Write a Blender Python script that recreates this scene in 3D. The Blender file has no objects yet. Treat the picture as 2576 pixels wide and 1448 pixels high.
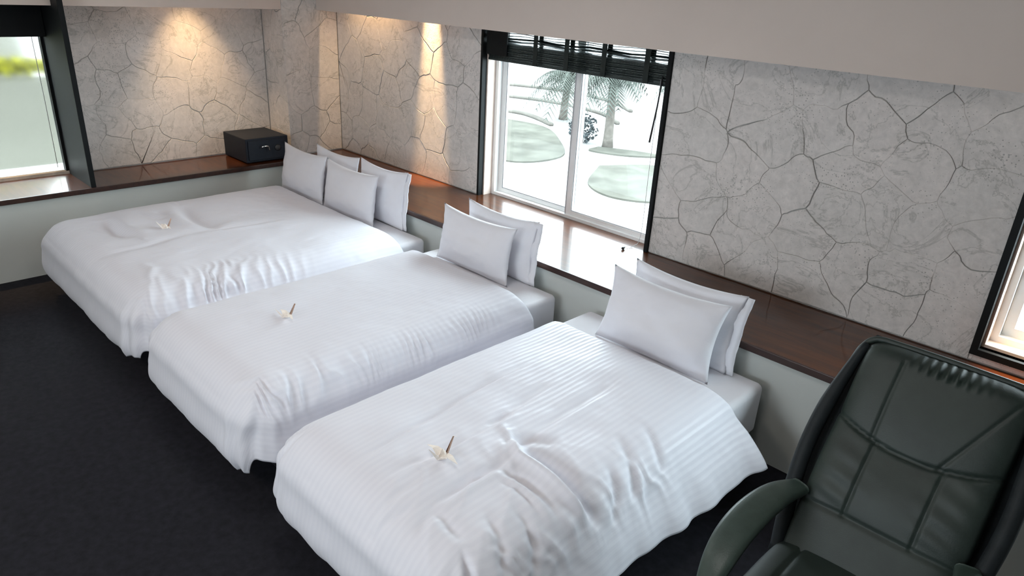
import bpy, bmesh, math, random
import numpy as np
from mathutils import Matrix, Vector

# ------------------------------------------------------------------ camera, world, light, exposure
scene = bpy.context.scene
COL = scene.collection
PITCH, ROLL, YAW, FPX, EYE = 1.16635174, 0.05517268, 0.76281469, 1784.3, 2.06
cam = bpy.data.cameras.new('camera')
cam.sensor_width = 36.0
cam.lens = 36.0 * FPX / 2576.0
cam.clip_start = 0.05
cam.clip_end = 300
cam_ob = bpy.data.objects.new('camera', cam)
COL.objects.link(cam_ob)
cam_ob.matrix_world = (Matrix.Translation((0, 0, EYE)) @ Matrix.Rotation(YAW, 4, 'Z')
                       @ Matrix.Rotation(PITCH, 4, 'X') @ Matrix.Rotation(ROLL, 4, 'Z'))
scene.camera = cam_ob

SKY = 17.0
world = bpy.data.worlds.new('overcast_sky')
scene.world = world
world.use_nodes = True
bg = world.node_tree.nodes['Background']
bg.inputs[0].default_value = (0.80, 0.91, 1.0, 1)
bg.inputs[1].default_value = SKY

vs = scene.view_settings
vs.view_transform = 'Standard'
vs.look = 'None'
vs.gamma = 1.0
vs.use_curve_mapping = False
vs.exposure = 0.2
scene.cycles.use_denoising = True
scene.cycles.max_bounces = 8
scene.cycles.diffuse_bounces = 5
scene.cycles.use_adaptive_sampling = True
scene.cycles.adaptive_threshold = 0.03
scene.cycles.transparent_max_bounces = 12
scene.cycles.sample_clamp_indirect = 6.0
scene.cycles.caustics_refractive = False
scene.cycles.caustics_reflective = False


def portal(name, loc, size, rot):
    """Daylight portal in a window opening: guides sampling of the sky, adds no light of its own."""
    l = bpy.data.lights.new(name, 'AREA')
    l.shape = 'RECTANGLE'
    l.size, l.size_y = size
    l.cycles.is_portal = True
    o = bpy.data.objects.new(name, l)
    o.location = loc
    o.rotation_euler = rot
    COL.objects.link(o)
    return o


# an area light shines along its local -Z
portal('window_portal', (-3.055, 3.90, 1.22), (1.52, 1.34), (math.radians(-90), 0, 0))
portal('window_portal', (0.27, 3.90, 1.27), (1.46, 1.26), (math.radians(-90), 0, 0))
portal('window_portal', (-1.7, -2.5, 1.775), (1.8, 0.85), (math.radians(90), 0, 0))

CEIL_Z = 2.75
FILL_LAMPS = [  # unseen lamps added on the ceiling as fill for beds and walls
    (-4.3, 1.5, 6, 'round unseen fill lamp added on the ceiling above the double bed'),
    (-2.6, 1.5, 6, 'round unseen fill lamp added on the ceiling above the middle bed'),
    (-0.9, 1.2, 6, 'round unseen fill lamp added on the ceiling above the nearest bed and chair'),
    (-3.4, -1.1, 13, 'round unseen fill lamp added over the floor at the foot of the double bed'),
    (-1.2, -1.1, 13, 'round unseen fill lamp added over the open floor in front of the nearest bed')]
WARM = (1.0, 0.66, 0.34)
SPOTS = [  # cove spotlights: location, aim, power, cone degrees, label
    ((-4.39, 3.49, 2.58), (-4.39, 3.56, 1.1), 900, 17, 'narrow warm spotlight in the cove just left of the double window'),
    ((-5.12, 3.45, 2.40), (-5.12, 3.52, 0.6), 60, 84, 'wide warm fill spotlight added in the cove next to the corner pillar'),  # added lamp, gives the middle panel and pillar a warm wash
    ((-5.755, 2.40, 2.16), (-5.84, 2.44, 0.6), 70, 66, 'warm spotlight in the cove above the safe box'),
    ((-5.80, 0.85, 1.96), (-5.85, 0.87, 0.6), 70, 60, 'warm spotlight in the cove above the left window'),
    ((-0.20, 3.49, 2.58), (-0.20, 3.54, 0.6), 700, 17, 'warm spotlight in the cove above the window behind the chair'),
]

# ------------------------------------------------------------------ helpers
def prop(o, label=None, cat=None, group=None, kind=None):
    if label: o['label'] = label
    if cat: o['category'] = cat
    if group: o['group'] = group
    if kind: o['kind'] = kind
    return o


def empty(name, loc=(0, 0, 0), rotz=0):
    o = bpy.data.objects.new(name, None)
    o.empty_display_size = 0.05
    o.location = loc
    o.rotation_euler = (0, 0, rotz)
    COL.objects.link(o)
    return o


def link_mesh(name, me, mat, parent=None, smooth=False):
    o = bpy.data.objects.new(name, me)
    COL.objects.link(o)
    if mat is not None and not me.materials:
        me.materials.append(mat)
    if smooth:
        me.shade_smooth()
    if parent is not None:
        o.parent = parent
    return o


def from_bm(name, bm, mat, parent=None, smooth=False):
    me = bpy.data.meshes.new(name)
    bm.normal_update()
    bm.to_mesh(me)
    bm.free()
    return link_mesh(name, me, mat, parent, smooth)


def from_py(name, verts, faces, mat, parent=None, smooth=False):
    me = bpy.data.meshes.new(name)
    me.from_pydata([tuple(map(float, v)) for v in verts], [], faces)
    me.update()
    return link_mesh(name, me, mat, parent, smooth)


def bm_box(bm, lo, hi):
    vs_ = [bm.verts.new((x, y, z)) for x in (lo[0], hi[0]) for y in (lo[1], hi[1]) for z in (lo[2], hi[2])]
    for f in ((0, 1, 3, 2), (4, 6, 7, 5), (0, 4, 5, 1), (2, 3, 7, 6), (0, 2, 6, 4), (1, 5, 7, 3)):
        bm.faces.new([vs_[i] for i in f])


def box(name, lo, hi, mat, parent=None, bevel=0.0, seg=2):
    bm = bmesh.new()
    bm_box(bm, lo, hi)
    if bevel:
        bmesh.ops.bevel(bm, geom=list(bm.edges), offset=bevel, segments=seg, profile=0.5, affect='EDGES')
    return from_bm(name, bm, mat, parent, smooth=False)


def boxes(name, lst, mat, parent=None):
    bm = bmesh.new()
    for lo, hi in lst:
        bm_box(bm, lo, hi)
    return from_bm(name, bm, mat, parent)


def tube(name, pts, rad, mat, parent=None, n=10, caps=True):
    """Swept round tube; rad is a number or one number per point."""
    pts = [Vector(p) for p in pts]
    rads = rad if isinstance(rad, (list, tuple)) else [rad] * len(pts)
    verts, faces = [], []
    prev = None
    for i, p in enumerate(pts):
        t = (pts[min(i + 1, len(pts) - 1)] - pts[max(i - 1, 0)]).normalized()
        if prev is None:
            a = t.cross(Vector((0, 0, 1)))
            if a.length < 1e-3:
                a = t.cross(Vector((1, 0, 0)))
            a.normalize()
        else:
            a = (prev - t * prev.dot(t)).normalized()
        prev = a
        b = t.cross(a)
        for k in range(n):
            an = 2 * math.pi * k / n
            verts.append(p + (a * math.cos(an) + b * math.sin(an)) * rads[i])
    m = len(pts)
    for i in range(m - 1):
        for k in range(n):
            k2 = (k + 1) % n
            faces.append((i * n + k, i * n + k2, (i + 1) * n + k2, (i + 1) * n + k))
    if caps:
        faces.append(tuple(range(n - 1, -1, -1)))
        faces.append(tuple((m - 1) * n + k for k in range(n)))
    return from_py(name, verts, faces, mat, parent, smooth=True)


def lathe(name, prof, mat, parent=None, n=24, loc=(0, 0, 0)):
    verts, faces = [], []
    for r, z in prof:
        for k in range(n):
            a = 2 * math.pi * k / n
            verts.append((loc[0] + r * math.cos(a), loc[1] + r * math.sin(a), loc[2] + z))
    for i in range(len(prof) - 1):
        for k in range(n):
            k2 = (k + 1) % n
            faces.append((i * n + k, i * n + k2, (i + 1) * n + k2, (i + 1) * n + k))
    faces.append(tuple(range(n - 1, -1, -1)))
    faces.append(tuple((len(prof) - 1) * n + k for k in range(n)))
    return from_py(name, verts, faces, mat, parent, smooth=True)


def catmull(pts, per=8):
    P = [np.array(p, float) for p in pts]
    P = [2 * P[0] - P[1]] + P + [2 * P[-1] - P[-2]]
    out = []
    for i in range(1, len(P) - 2):
        for k in range(per):
            t = k / per
            out.append(0.5 * ((2 * P[i]) + (-P[i - 1] + P[i + 1]) * t + (2 * P[i - 1] - 5 * P[i] + 4 * P[i + 1] - P[i + 2]) * t * t
                              + (-P[i - 1] + 3 * P[i] - 3 * P[i + 1] + P[i + 2]) * t ** 3))
    out.append(P[-2])
    return out


def vnoise(x, y, seed=0):
    """Smooth 2-D value noise in -1..1 for numpy arrays."""
    x = np.asarray(x, float); y = np.asarray(y, float)
    xi = np.floor(x).astype(np.int64); yi = np.floor(y).astype(np.int64)
    fx = x - xi; fy = y - yi
    fx = fx ** 3 * (fx * (fx * 6 - 15) + 10); fy = fy ** 3 * (fy * (fy * 6 - 15) + 10)

    def h(a, b):
        n = (a * 374761393 + b * 668265263 + seed * 1442695041) & 0x7fffffff
        n = ((n ^ (n >> 13)) * 1274126177) & 0x7fffffff
        return ((n ^ (n >> 16)) & 0xffff) / 32767.5 - 1.0
    a = h(xi, yi) * (1 - fx) + h(xi + 1, yi) * fx
    b = h(xi, yi + 1) * (1 - fx) + h(xi + 1, yi + 1) * fx
    return a * (1 - fy) + b * fy


# ------------------------------------------------------------------ materials
def material(name, base=(0.8, 0.8, 0.8), rough=0.6, spec=0.5, metal=0.0, coat=0.0, coat_rough=0.1, sheen=0.0):
    m = bpy.data.materials.new(name)
    m.use_nodes = True
    p = m.node_tree.nodes['Principled BSDF']
    p.inputs['Base Color'].default_value = (*base, 1)
    p.inputs['Roughness'].default_value = rough
    p.inputs['Specular IOR Level'].default_value = spec
    p.inputs['Metallic'].default_value = metal
    p.inputs['Coat Weight'].default_value = coat
    p.inputs['Coat Roughness'].default_value = coat_rough
    p.inputs['Sheen Weight'].default_value = sheen
    return m, m.node_tree, p


def node(nt, kind, **kw):
    n = nt.nodes.new(kind)
    for k, v in kw.items():
        if isinstance(v, (int, float, tuple, list)) and k in n.inputs:
            n.inputs[k].default_value = v
        else:
            setattr(n, k, v)
    return n


def ramp(nt, fac, stops):
    r = nt.nodes.new('ShaderNodeValToRGB')
    el = r.color_ramp.elements
    while len(el) < len(stops):
        el.new(0.5)
    for e, (pos, c) in zip(el, stops):
        e.position = pos
        e.color = (*c, 1) if len(c) == 3 else c
    nt.links.new(fac, r.inputs[0])
    return r.outputs[0]


def noise_out(nt, vec, scale, detail=4, rough=0.55, dist=0.0):
    n = nt.nodes.new('ShaderNodeTexNoise')
    n.inputs['Scale'].default_value = scale
    n.inputs['Detail'].default_value = detail
    n.inputs['Roughness'].default_value = rough
    n.inputs['Distortion'].default_value = dist
    if vec is not None:
        nt.links.new(vec, n.inputs['Vector'])
    return n.outputs['Fac']


def mixc(nt, fac, a, b, mode='MIX'):
    m = nt.nodes.new('ShaderNodeMix')
    m.data_type = 'RGBA'
    m.blend_type = mode
    for sock, v in ((m.inputs[0], fac), (m.inputs[6], a), (m.inputs[7], b)):
        if hasattr(v, 'links'):
            nt.links.new(v, sock)
        elif isinstance(v, (int, float)):
            sock.default_value = v
        else:
            sock.default_value = (*v, 1)
    return m.outputs[2]


def bump(nt, p, height, strength=0.3, dist=0.01):
    b = nt.nodes.new('ShaderNodeBump')
    b.inputs['Strength'].default_value = strength
    b.inputs['Distance'].default_value = dist
    nt.links.new(height, b.inputs['Height'])
    nt.links.new(b.outputs[0], p.inputs['Normal'])


def mapped(nt, scale=(1, 1, 1), out='Object'):
    tc = nt.nodes.new('ShaderNodeTexCoord')
    mp = nt.nodes.new('ShaderNodeMapping')
    mp.inputs['Scale'].default_value = scale
    nt.links.new(tc.outputs[out], mp.inputs[0])
    return mp.outputs[0]


M = {}


def plain(key, base, rough=0.6, nscale=6, amt=0.08, bscale=180, bstr=0.08, **kw):
    """Base colour with faint procedural mottling and fine relief."""
    m, nt, p = material(key, base, rough, **kw)
    v = mapped(nt)
    f = noise_out(nt, v, nscale, 5)
    lo = tuple(c * (1 - amt) for c in base)
    hi = tuple(min(1, c * (1 + amt)) for c in base)
    nt.links.new(ramp(nt, f, [(0.3, lo), (0.7, hi)]), p.inputs['Base Color'])
    if bstr:
        bump(nt, p, noise_out(nt, v, bscale, 3), bstr, 0.004)
    M[key] = m
    return m


plain('plaster', (0.50, 0.49, 0.47), 0.85, 3, 0.03)
plain('low_wall_paint', (0.56, 0.58, 0.55), 0.8, 3, 0.03)
plain('bulkhead_paint', (0.69, 0.59, 0.525), 0.85, 2, 0.03)
plain('black_frame', (0.005, 0.0065, 0.007), 0.55, 8, 0.2, bstr=0.03, spec=0.2)
plain('cream_reveal', (0.72, 0.60, 0.53), 0.7, 5, 0.05)
plain('white_frame', (0.88, 0.88, 0.87), 0.35, 5, 0.03, bstr=0.0)
plain('grey_gasket', (0.50, 0.51, 0.53), 0.5, 5, 0.05, bstr=0.0)
plain('floor_carpet', (0.017, 0.017, 0.022), 0.9, 30, 0.25, 400, 0.3, spec=0.15)
plain('bed_base_cloth', (0.035, 0.033, 0.048), 0.8, 20, 0.2, 300, 0.2)
plain('safe_paint', (0.011, 0.015, 0.024), 0.55, 40, 0.15, 500, 0.15, spec=0.3)
plain('blind_slat', (0.020, 0.030, 0.030), 0.35, 10, 0.3, bstr=0.05)
plain('blind_tape', (0.012, 0.018, 0.016), 0.8, 30, 0.2)
plain('chrome', (0.75, 0.77, 0.80), 0.2, 5, 0.02, bstr=0.0, metal=1.0)
plain('black_plastic', (0.018, 0.018, 0.020), 0.4, 10, 0.15, bstr=0.05)
plain('crane_paper', (0.92, 0.83, 0.75), 0.75, 60, 0.10, 300, 0.1)
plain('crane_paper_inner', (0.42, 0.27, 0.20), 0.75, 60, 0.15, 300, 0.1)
plain('arm_leather', (0.040, 0.062, 0.052), 0.38, 30, 0.12, 260, 0.12)
plain('lamp_housing', (0.5, 0.5, 0.5), 0.4, 5, 0.05, bstr=0)
plain('concrete_path', (0.16, 0.155, 0.15), 0.9, 0.6, 0.12, spec=0.0)
plain('lawn_grass', (0.056, 0.055, 0.047), 0.95, 1.2, 0.25, 20, 0.4, spec=0.0)
plain('palm_leaf', (0.040, 0.044, 0.039), 0.6, 4, 0.3, spec=0.0)
plain('palm_trunk', (0.078, 0.070, 0.062), 0.9, 8, 0.3, spec=0.0)
plain('shrub_leaf', (0.034, 0.040, 0.042), 0.7, 6, 0.3, spec=0.0)
plain('hedge_leaf', (0.15, 0.15, 0.004), 0.8, 3, 0.15, spec=0.0)
plain('kerb_stone', (0.080, 0.074, 0.066), 0.9, 2, 0.1, spec=0.0)
plain('garden_wall', (0.085, 0.085, 0.072), 0.9, 1.5, 0.06, spec=0.0)


def m_wood():
    m, nt, p = material('ledge_wood', (0.12, 0.05, 0.02), 0.35, spec=0.1, coat=0.75, coat_rough=0.09)
    v = mapped(nt, (0.9, 7, 7))
    f = noise_out(nt, v, 3.2, 8, 0.6, 0.6)
    c = ramp(nt, f, [(0.25, (0.030, 0.008, 0.002)), (0.5, (0.062, 0.017, 0.0035)), (0.75, (0.095, 0.028, 0.006))])
    nt.links.new(c, p.inputs['Base Color'])
    bump(nt, p, f, 0.04, 0.003)
    M['ledge_wood'] = m
    m2, nt, p = material('ledge_edge_wood', (0.035, 0.016, 0.012), 0.35)
    v = mapped(nt, (1.2, 8, 8))
    f = noise_out(nt, v, 4, 6, 0.6, 0.5)
    nt.links.new(ramp(nt, f, [(0.3, (0.022, 0.010, 0.009)), (0.7, (0.055, 0.024, 0.017))]), p.inputs['Base Color'])
    M['ledge_edge_wood'] = m2


m_wood()


def m_stone():
    m, nt, p = material('limestone', (0.5, 0.48, 0.45), 0.8)
    v = mapped(nt)
    oi = nt.nodes.new('ShaderNodeObjectInfo')
    big = noise_out(nt, v, 5.5, 8, 0.65, 0.4)
    c = ramp(nt, big, [(0.28, (0.60, 0.58, 0.56)), (0.5, (0.72, 0.69, 0.675)), (0.72, (0.80, 0.765, 0.745))])
    fine = noise_out(nt, v, 26, 6, 0.7, 0.5)
    c = mixc(nt, 0.55, c, ramp(nt, fine, [(0.3, (0.50, 0.49, 0.47)), (0.7, (0.80, 0.77, 0.75))]))
    tint = ramp(nt, oi.outputs['Random'], [(0.0, (1.0, 0.985, 0.965)), (0.5, (1.03, 1.005, 0.985)), (1.0, (1.06, 1.025, 1.0))])
    c = mixc(nt, 1.0, c, tint, 'MULTIPLY')
    # fossil pits: small dark holes that cluster
    vo = nt.nodes.new('ShaderNodeTexVoronoi')
    vo.inputs['Scale'].default_value = 72
    nt.links.new(v, vo.inputs['Vector'])
    cl = noise_out(nt, v, 4.2, 2)
    mth = nt.nodes.new('ShaderNodeMath'); mth.operation = 'SUBTRACT'
    nt.links.new(vo.outputs['Distance'], mth.inputs[0])
    nt.links.new(ramp(nt, cl, [(0.40, (0.02,) * 3), (0.72, (0.24,) * 3)]), mth.inputs[1])
    pit = ramp(nt, mth.outputs[0], [(0.0, (1, 1, 1)), (0.06, (0, 0, 0))])
    c = mixc(nt, pit, c, (0.40, 0.385, 0.365))
    # wandering mineral veins
    ve = noise_out(nt, v, 3.0, 6, 0.6, 1.2)
    vein = ramp(nt, ve, [(0.485, (0, 0, 0)), (0.50, (0.55,) * 3), (0.515, (0, 0, 0))])
    c = mixc(nt, vein, c, (0.36, 0.35, 0.32))
    nt.links.new(c, p.inputs['Base Color'])
    h = mixc(nt, 0.5, noise_out(nt, v, 60, 6, 0.7), big)
    h2 = mixc(nt, pit, h, (0, 0, 0))
    bump(nt, p, h2, 0.35, 0.006)
    M['limestone'] = m
    plain('stone_joint', (0.48, 0.465, 0.44), 0.95, 14, 0.2, 120, 0.3)


m_stone()


def m_linen():
    # sateen stripe: alternating matt and satin bands along the length of the cloth
    m, nt, p = material('duvet_sateen', (0.83, 0.83, 0.85), 0.75, spec=0.35, sheen=0.15)
    uv = nt.nodes.new('ShaderNodeUVMap'); uv.uv_map = 'cloth'
    sep = nt.nodes.new('ShaderNodeSeparateXYZ')
    nt.links.new(uv.outputs[0], sep.inputs[0])
    ml = nt.nodes.new('ShaderNodeMath'); ml.operation = 'MULTIPLY'; ml.inputs[1].default_value = 2 * math.pi / 0.026
    nt.links.new(sep.outputs[0], ml.inputs[0])
    sn = nt.nodes.new('ShaderNodeMath'); sn.operation = 'SINE'
    nt.links.new(ml.outputs[0], sn.inputs[0])
    mr = nt.nodes.new('ShaderNodeMapRange')
    mr.inputs[1].default_value = -0.5; mr.inputs[2].default_value = 0.5
    nt.links.new(sn.outputs[0], mr.inputs[0])
    nt.links.new(mixc(nt, mr.outputs[0], (0.797, 0.802, 0.87), (0.818, 0.823, 0.888)), p.inputs['Base Color'])
    r2 = nt.nodes.new('ShaderNodeMapRange')
    r2.inputs[3].default_value = 0.85; r2.inputs[4].default_value = 0.5
    nt.links.new(mr.outputs[0], r2.inputs[0])
    nt.links.new(r2.outputs[0], p.inputs['Roughness'])
    bump(nt, p, mr.outputs[0], 0.06, 0.003)
    M['duvet_sateen'] = m
    m, nt, p = material('white_cotton', (0.83, 0.83, 0.84), 0.85, spec=0.3, sheen=0.1)
    v = mapped(nt)
    nt.links.new(ramp(nt, noise_out(nt, v, 5, 3), [(0.3, (0.79, 0.79, 0.835)), (0.7, (0.83, 0.83, 0.87))]), p.inputs['Base Color'])
    bump(nt, p, noise_out(nt, v, 14, 4, 0.5, 0.8), 0.16, 0.012)
    M['white_cotton'] = m


m_linen()


def m_leather():
    m, nt, p = material('chair_leather', (0.045, 0.060, 0.055), 0.52, spec=0.5)
    v = mapped(nt)
    f = noise_out(nt, v, 9, 5)
    nt.links.new(ramp(nt, f, [(0.3, (0.015, 0.025, 0.021)), (0.7, (0.024, 0.037, 0.031))]), p.inputs['Base Color'])
    vo = nt.nodes.new('ShaderNodeTexVoronoi'); vo.inputs['Scale'].default_value = 260
    nt.links.new(v, vo.inputs['Vector'])
    bump(nt, p, vo.outputs['Distance'], 0.10, 0.002)
    M['chair_leather'] = m
    plain('chair_trim', (0.014, 0.018, 0.020), 0.6, 20, 0.2, 260, 0.1, spec=0.25)


m_leather()


def m_glass():
    m = bpy.data.materials.new('window_glass'); m.use_nodes = True
    nt = m.node_tree; nt.nodes.remove(nt.nodes['Principled BSDF'])
    out = nt.nodes['Material Output']
    tr = nt.nodes.new('ShaderNodeBsdfTransparent'); tr.inputs[0].default_value = (0.96, 0.985, 0.97, 1)
    gl = nt.nodes.new('ShaderNodeBsdfGlossy'); gl.inputs['Roughness'].default_value = 0.02
    fr = nt.nodes.new('ShaderNodeLayerWeight'); fr.inputs[0].default_value = 0.5
    pw = nt.nodes.new('ShaderNodeMath'); pw.operation = 'POWER'; pw.inputs[1].default_value = 5.0
    nt.links.new(fr.outputs['Facing'], pw.inputs[0])
    ad = nt.nodes.new('ShaderNodeMath'); ad.operation = 'MULTIPLY_ADD'; ad.inputs[1].default_value = 0.9; ad.inputs[2].default_value = 0.04
    nt.links.new(pw.outputs[0], ad.inputs[0])
    mx = nt.nodes.new('ShaderNodeMixShader')
    nt.links.new(ad.outputs[0], mx.inputs[0]); nt.links.new(tr.outputs[0], mx.inputs[1]); nt.links.new(gl.outputs[0], mx.inputs[2])
    nt.links.new(mx.outputs[0], out.inputs[0])
    M['window_glass'] = m
    m, nt, p = material('frosted_glass', (0.93, 0.94, 0.90), 0.17)
    p.inputs['Transmission Weight'].default_value = 1.0
    p.inputs['IOR'].default_value = 1.25
    bump(nt, p, noise_out(nt, mapped(nt), 90, 2), 0.05, 0.002)
    M['frosted_glass'] = m


m_glass()


def m_emit(key, col, strength):
    m = bpy.data.materials.new(key); m.use_nodes = True
    nt = m.node_tree; nt.nodes.remove(nt.nodes['Principled BSDF'])
    e = nt.nodes.new('ShaderNodeEmission'); e.inputs[0].default_value = (*col, 1); e.inputs[1].default_value = strength
    nt.links.new(e.outputs[0], nt.nodes['Material Output'].inputs[0])
    M[key] = m


m_emit('lamp_lens', WARM, 20)

# ------------------------------------------------------------------ room shell
LEDGE = 0.575           # height of the wooden ledges
SOFFIT = 1.775          # lower edge of the bulkheads
WY = 3.575              # face of the stone cladding on the window wall
LX = -6.03              # face of the stone cladding on the left wall
PX, PY = -5.684, 3.06   # corner pillar faces
XR, YB = 2.6, -2.4      # right-hand and rear ends of the room

fl = box('floor', (-6.4, YB - 0.2, -0.12), (XR + 0.2, 3.95, 0.0), M['floor_carpet']); prop(fl, kind='structure')
ce = box('ceiling', (-6.4, YB - 0.2, CEIL_Z), (XR + 0.2, 3.95, CEIL_Z + 0.15), M['plaster']); prop(ce, kind='structure')

# window wall: one shell with two openings
W1 = (-3.82, -2.29, LEDGE, 1.90)
W2 = (-0.465, 1.0, 0.645, 1.90)
y0, y1 = WY + 0.008, 3.85
wr = boxes('wall_right', [
    ((-6.4, y0, LEDGE - 0.03), (W1[0], y1, CEIL_Z)),
    ((W1[0], y0, W1[3]), (W1[1], y1, CEIL_Z)),
    ((W1[1], y0, LEDGE - 0.03), (W2[0], y1, CEIL_Z)),
    ((W2[0], y0, LEDGE - 0.03), (W2[1], y1, W2[2])),
    ((W2[0], y0, W2[3]), (W2[1], y1, CEIL_Z)),
    ((W2[1], y0, LEDGE - 0.03), (XR + 0.2, y1, CEIL_Z)),
    ((W1[0], 3.74, LEDGE - 0.03), (W1[1], y1, LEDGE)),
], M['stone_joint']); prop(wr, kind='structure')
# low plastered wall under the window ledge
lw = box('wall_right_lower', (-5.56, 2.93, 0.0), (XR, y1, LEDGE - 0.03), M['low_wall_paint']); prop(lw, kind='structure')

x0 = LX - 0.008
WL = (-0.35, 1.46, 0.597, 1.90)    # y0,y1,z0,z1 of the left window opening
wl = boxes('wall_left', [
    ((-6.3, YB, LEDGE - 0.03), (x0, WL[0], CEIL_Z)),
    ((-6.3, WL[0], LEDGE - 0.03), (x0, WL[1], WL[2])),
    ((-6.3, WL[0], WL[3]), (x0, WL[1], CEIL_Z)),
    ((-6.3, WL[1], LEDGE - 0.03), (x0, 3.6, CEIL_Z)),
], M['stone_joint']); prop(wl, kind='structure')
ll = box('wall_left_lower', (-6.3, YB, 0.0), (-5.56, 3.0, LEDGE - 0.03), M['low_wall_paint']); prop(ll, kind='structure')
pil = box('wall_corner', (LX - 0.1, PY + 0.008, LEDGE - 0.03), (PX - 0.008, 3.70, CEIL_Z), M['stone_joint']); prop(pil, kind='structure')

# unseen rear and right-hand walls: the rear wall has a window added to light the bed fronts
BW = (-2.6, -0.8, 1.35, 2.2)
wb = boxes('wall_back', [
    ((-6.4, YB - 0.15, 0), (BW[0], YB, CEIL_Z)), ((BW[1], YB - 0.15, 0), (XR + 0.2, YB, CEIL_Z)),
    ((BW[0], YB - 0.15, 0), (BW[1], YB, BW[2])), ((BW[0], YB - 0.15, BW[3]), (BW[1], YB, CEIL_Z)),
], M['plaster']); prop(wb, kind='structure')
we = box('wall_east', (XR, YB, 0), (XR + 0.15, 3.7, CEIL_Z), M['plaster']); prop(we, kind='structure')

# bulkheads that drop in front of the two walls, cove slot behind them
bk1 = boxes('trim_1', [((PX, 3.38, SOFFIT), (XR, 3.41, CEIL_Z)), ((PX, 3.41, 2.72), (XR, WY + 0.01, 2.745))], M['bulkhead_paint'])
prop(bk1, kind='structure')
bk2 = boxes('trim_2', [((PX - 0.034, YB, SOFFIT), (PX - 0.006, PY, CEIL_Z)), ((LX - 0.01, YB, 2.72), (PX - 0.034, PY, 2.745))], M['bulkhead_paint'])
prop(bk2, kind='structure')

# ledges: top board with a dark front nosing
lg1 = box('trim_3', (PX, 2.922, LEDGE - 0.03), (XR, 3.74, LEDGE), M['ledge_wood']); prop(lg1, kind='structure')
box('nosing', (-5.53, 2.908, LEDGE - 0.034), (XR, 2.922, LEDGE + 0.001), M['ledge_edge_wood'], lg1, 0.003)
lg2 = boxes('trim_4', [((LX - 0.06, YB, LEDGE - 0.03), (PX, PY, LEDGE)), ((PX, YB, LEDGE - 0.03), (-5.544, 2.922, LEDGE))], M['ledge_wood'])
prop(lg2, kind='structure')
box('nosing', (-5.544, YB, LEDGE - 0.034), (-5.53, 2.908, LEDGE + 0.001), M['ledge_edge_wood'], lg2, 0.003)


# ------------------------------------------------------------------ limestone cladding, every stone a piece of its own
def clip_poly(poly, nx, ny, c):
    """keep nx*x+ny*y <= c"""
    out = []
    for i in range(len(poly)):
        a, b = poly[i], poly[(i + 1) % len(poly)]
        da, db = nx * a[0] + ny * a[1] - c, nx * b[0] + ny * b[1] - c
        if da <= 0:
            out.append(a)
        if (da < 0 < db) or (db < 0 < da):
            t = da / (da - db)
            out.append((a[0] + (b[0] - a[0]) * t, a[1] + (b[1] - a[1]) * t))
    return out


def cladding(wall, rect, seeds, to_world, out_dir, seed, gap=0.0018, cut=None):
    """Voronoi flagstones in a u,v rectangle; to_world(u,v,d) puts them on the wall, d = proud distance."""
    rng = random.Random(seed)
    u0, v0, u1, v1 = rect
    mid = [(s[0], s[1]) for s in seeds]
    n = 0
    for i, (a, b) in enumerate(mid):
        poly = [(u0, v0), (u1, v0), (u1, v1), (u0, v1)]
        for j, (c, d) in enumerate(mid):
            if i == j:
                continue
            nx, ny = c - a, d - b
            L = math.hypot(nx, ny)
            if L > 1.6:
                continue
            poly = clip_poly(poly, nx, ny, nx * (a + c) / 2 + ny * (b + d) / 2)
            if len(poly) < 3:
                break
        if len(poly) < 3:
            continue
        # wobble shared edges (same noise for both neighbours), keep the panel border straight
        pts = []
        for k in range(len(poly)):
            p, q = poly[k], poly[(k + 1) % len(poly)]
            L = math.hypot(q[0] - p[0], q[1] - p[1])
            m = max(1, int(L / 0.022))
            for s in range(m):
                t = s / m
                x, y = p[0] + (q[0] - p[0]) * t, p[1] + (q[1] - p[1]) * t
                pts.append((x, y))
        P = np.array(pts)
        if len(P) < 4:
            continue
        wx = 0.034 * vnoise(P[:, 0] * 7, P[:, 1] * 7, seed) + 0.008 * vnoise(P[:, 0] * 23, P[:, 1] * 23, seed + 5)
        wy = 0.034 * vnoise(P[:, 0] * 7, P[:, 1] * 7, seed + 9) + 0.008 * vnoise(P[:, 0] * 23, P[:, 1] * 23, seed + 14)
        fx = np.clip(np.minimum(P[:, 0] - u0, u1 - P[:, 0]) / 0.05, 0, 1)
        fy = np.clip(np.minimum(P[:, 1] - v0, v1 - P[:, 1]) / 0.05, 0, 1)
        P = P + np.stack([wx * fx, wy * fy], 1)
        # inset by half the joint
        T = np.roll(P, -1, 0) - np.roll(P, 1, 0)
        T /= np.maximum(np.linalg.norm(T, axis=1, keepdims=True), 1e-9)
        N = np.stack([-T[:, 1], T[:, 0]], 1)
        g = gap * np.clip(0.75 + 1.3 * vnoise(P[:, 0] * 5, P[:, 1] * 5, seed + 21), 0.08, 2.0)[:, None]
        A = P + N * g
        B = P + N * (g + 0.0022)
        proud = 0.0055 + rng.uniform(-0.0008, 0.0008)
        m = len(A)
        verts = [to_world(x, y, 0.001) for x, y in A] + [to_world(x, y, proud - 0.0016) for x, y in A] + [to_world(x, y, proud) for x, y in B]
        faces = []
        for r in range(2):
            for k in range(m):
                k2 = (k + 1) % m
                faces.append((r * m + k, r * m + k2, (r + 1) * m + k2, (r + 1) * m + k))
        faces.append(tuple(2 * m + k for k in range(m)))
        o = from_py('stone', verts, faces, M['limestone'], wall)
        n += 1
    return n


def scatter(rect, cell, seed):
    rng = random.Random(seed)
    u0, v0, u1, v1 = rect
    pts, tries = [], 0
    while tries < 4000:
        tries += 1
        p = (rng.uniform(u0, u1), rng.uniform(v0, v1))
        c = cell * rng.uniform(0.75, 1.25)
        if all(math.hypot(p[0] - q[0], p[1] - q[1]) > c for q in pts):
            pts.append(p)
    return pts


TOP = 2.28
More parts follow.
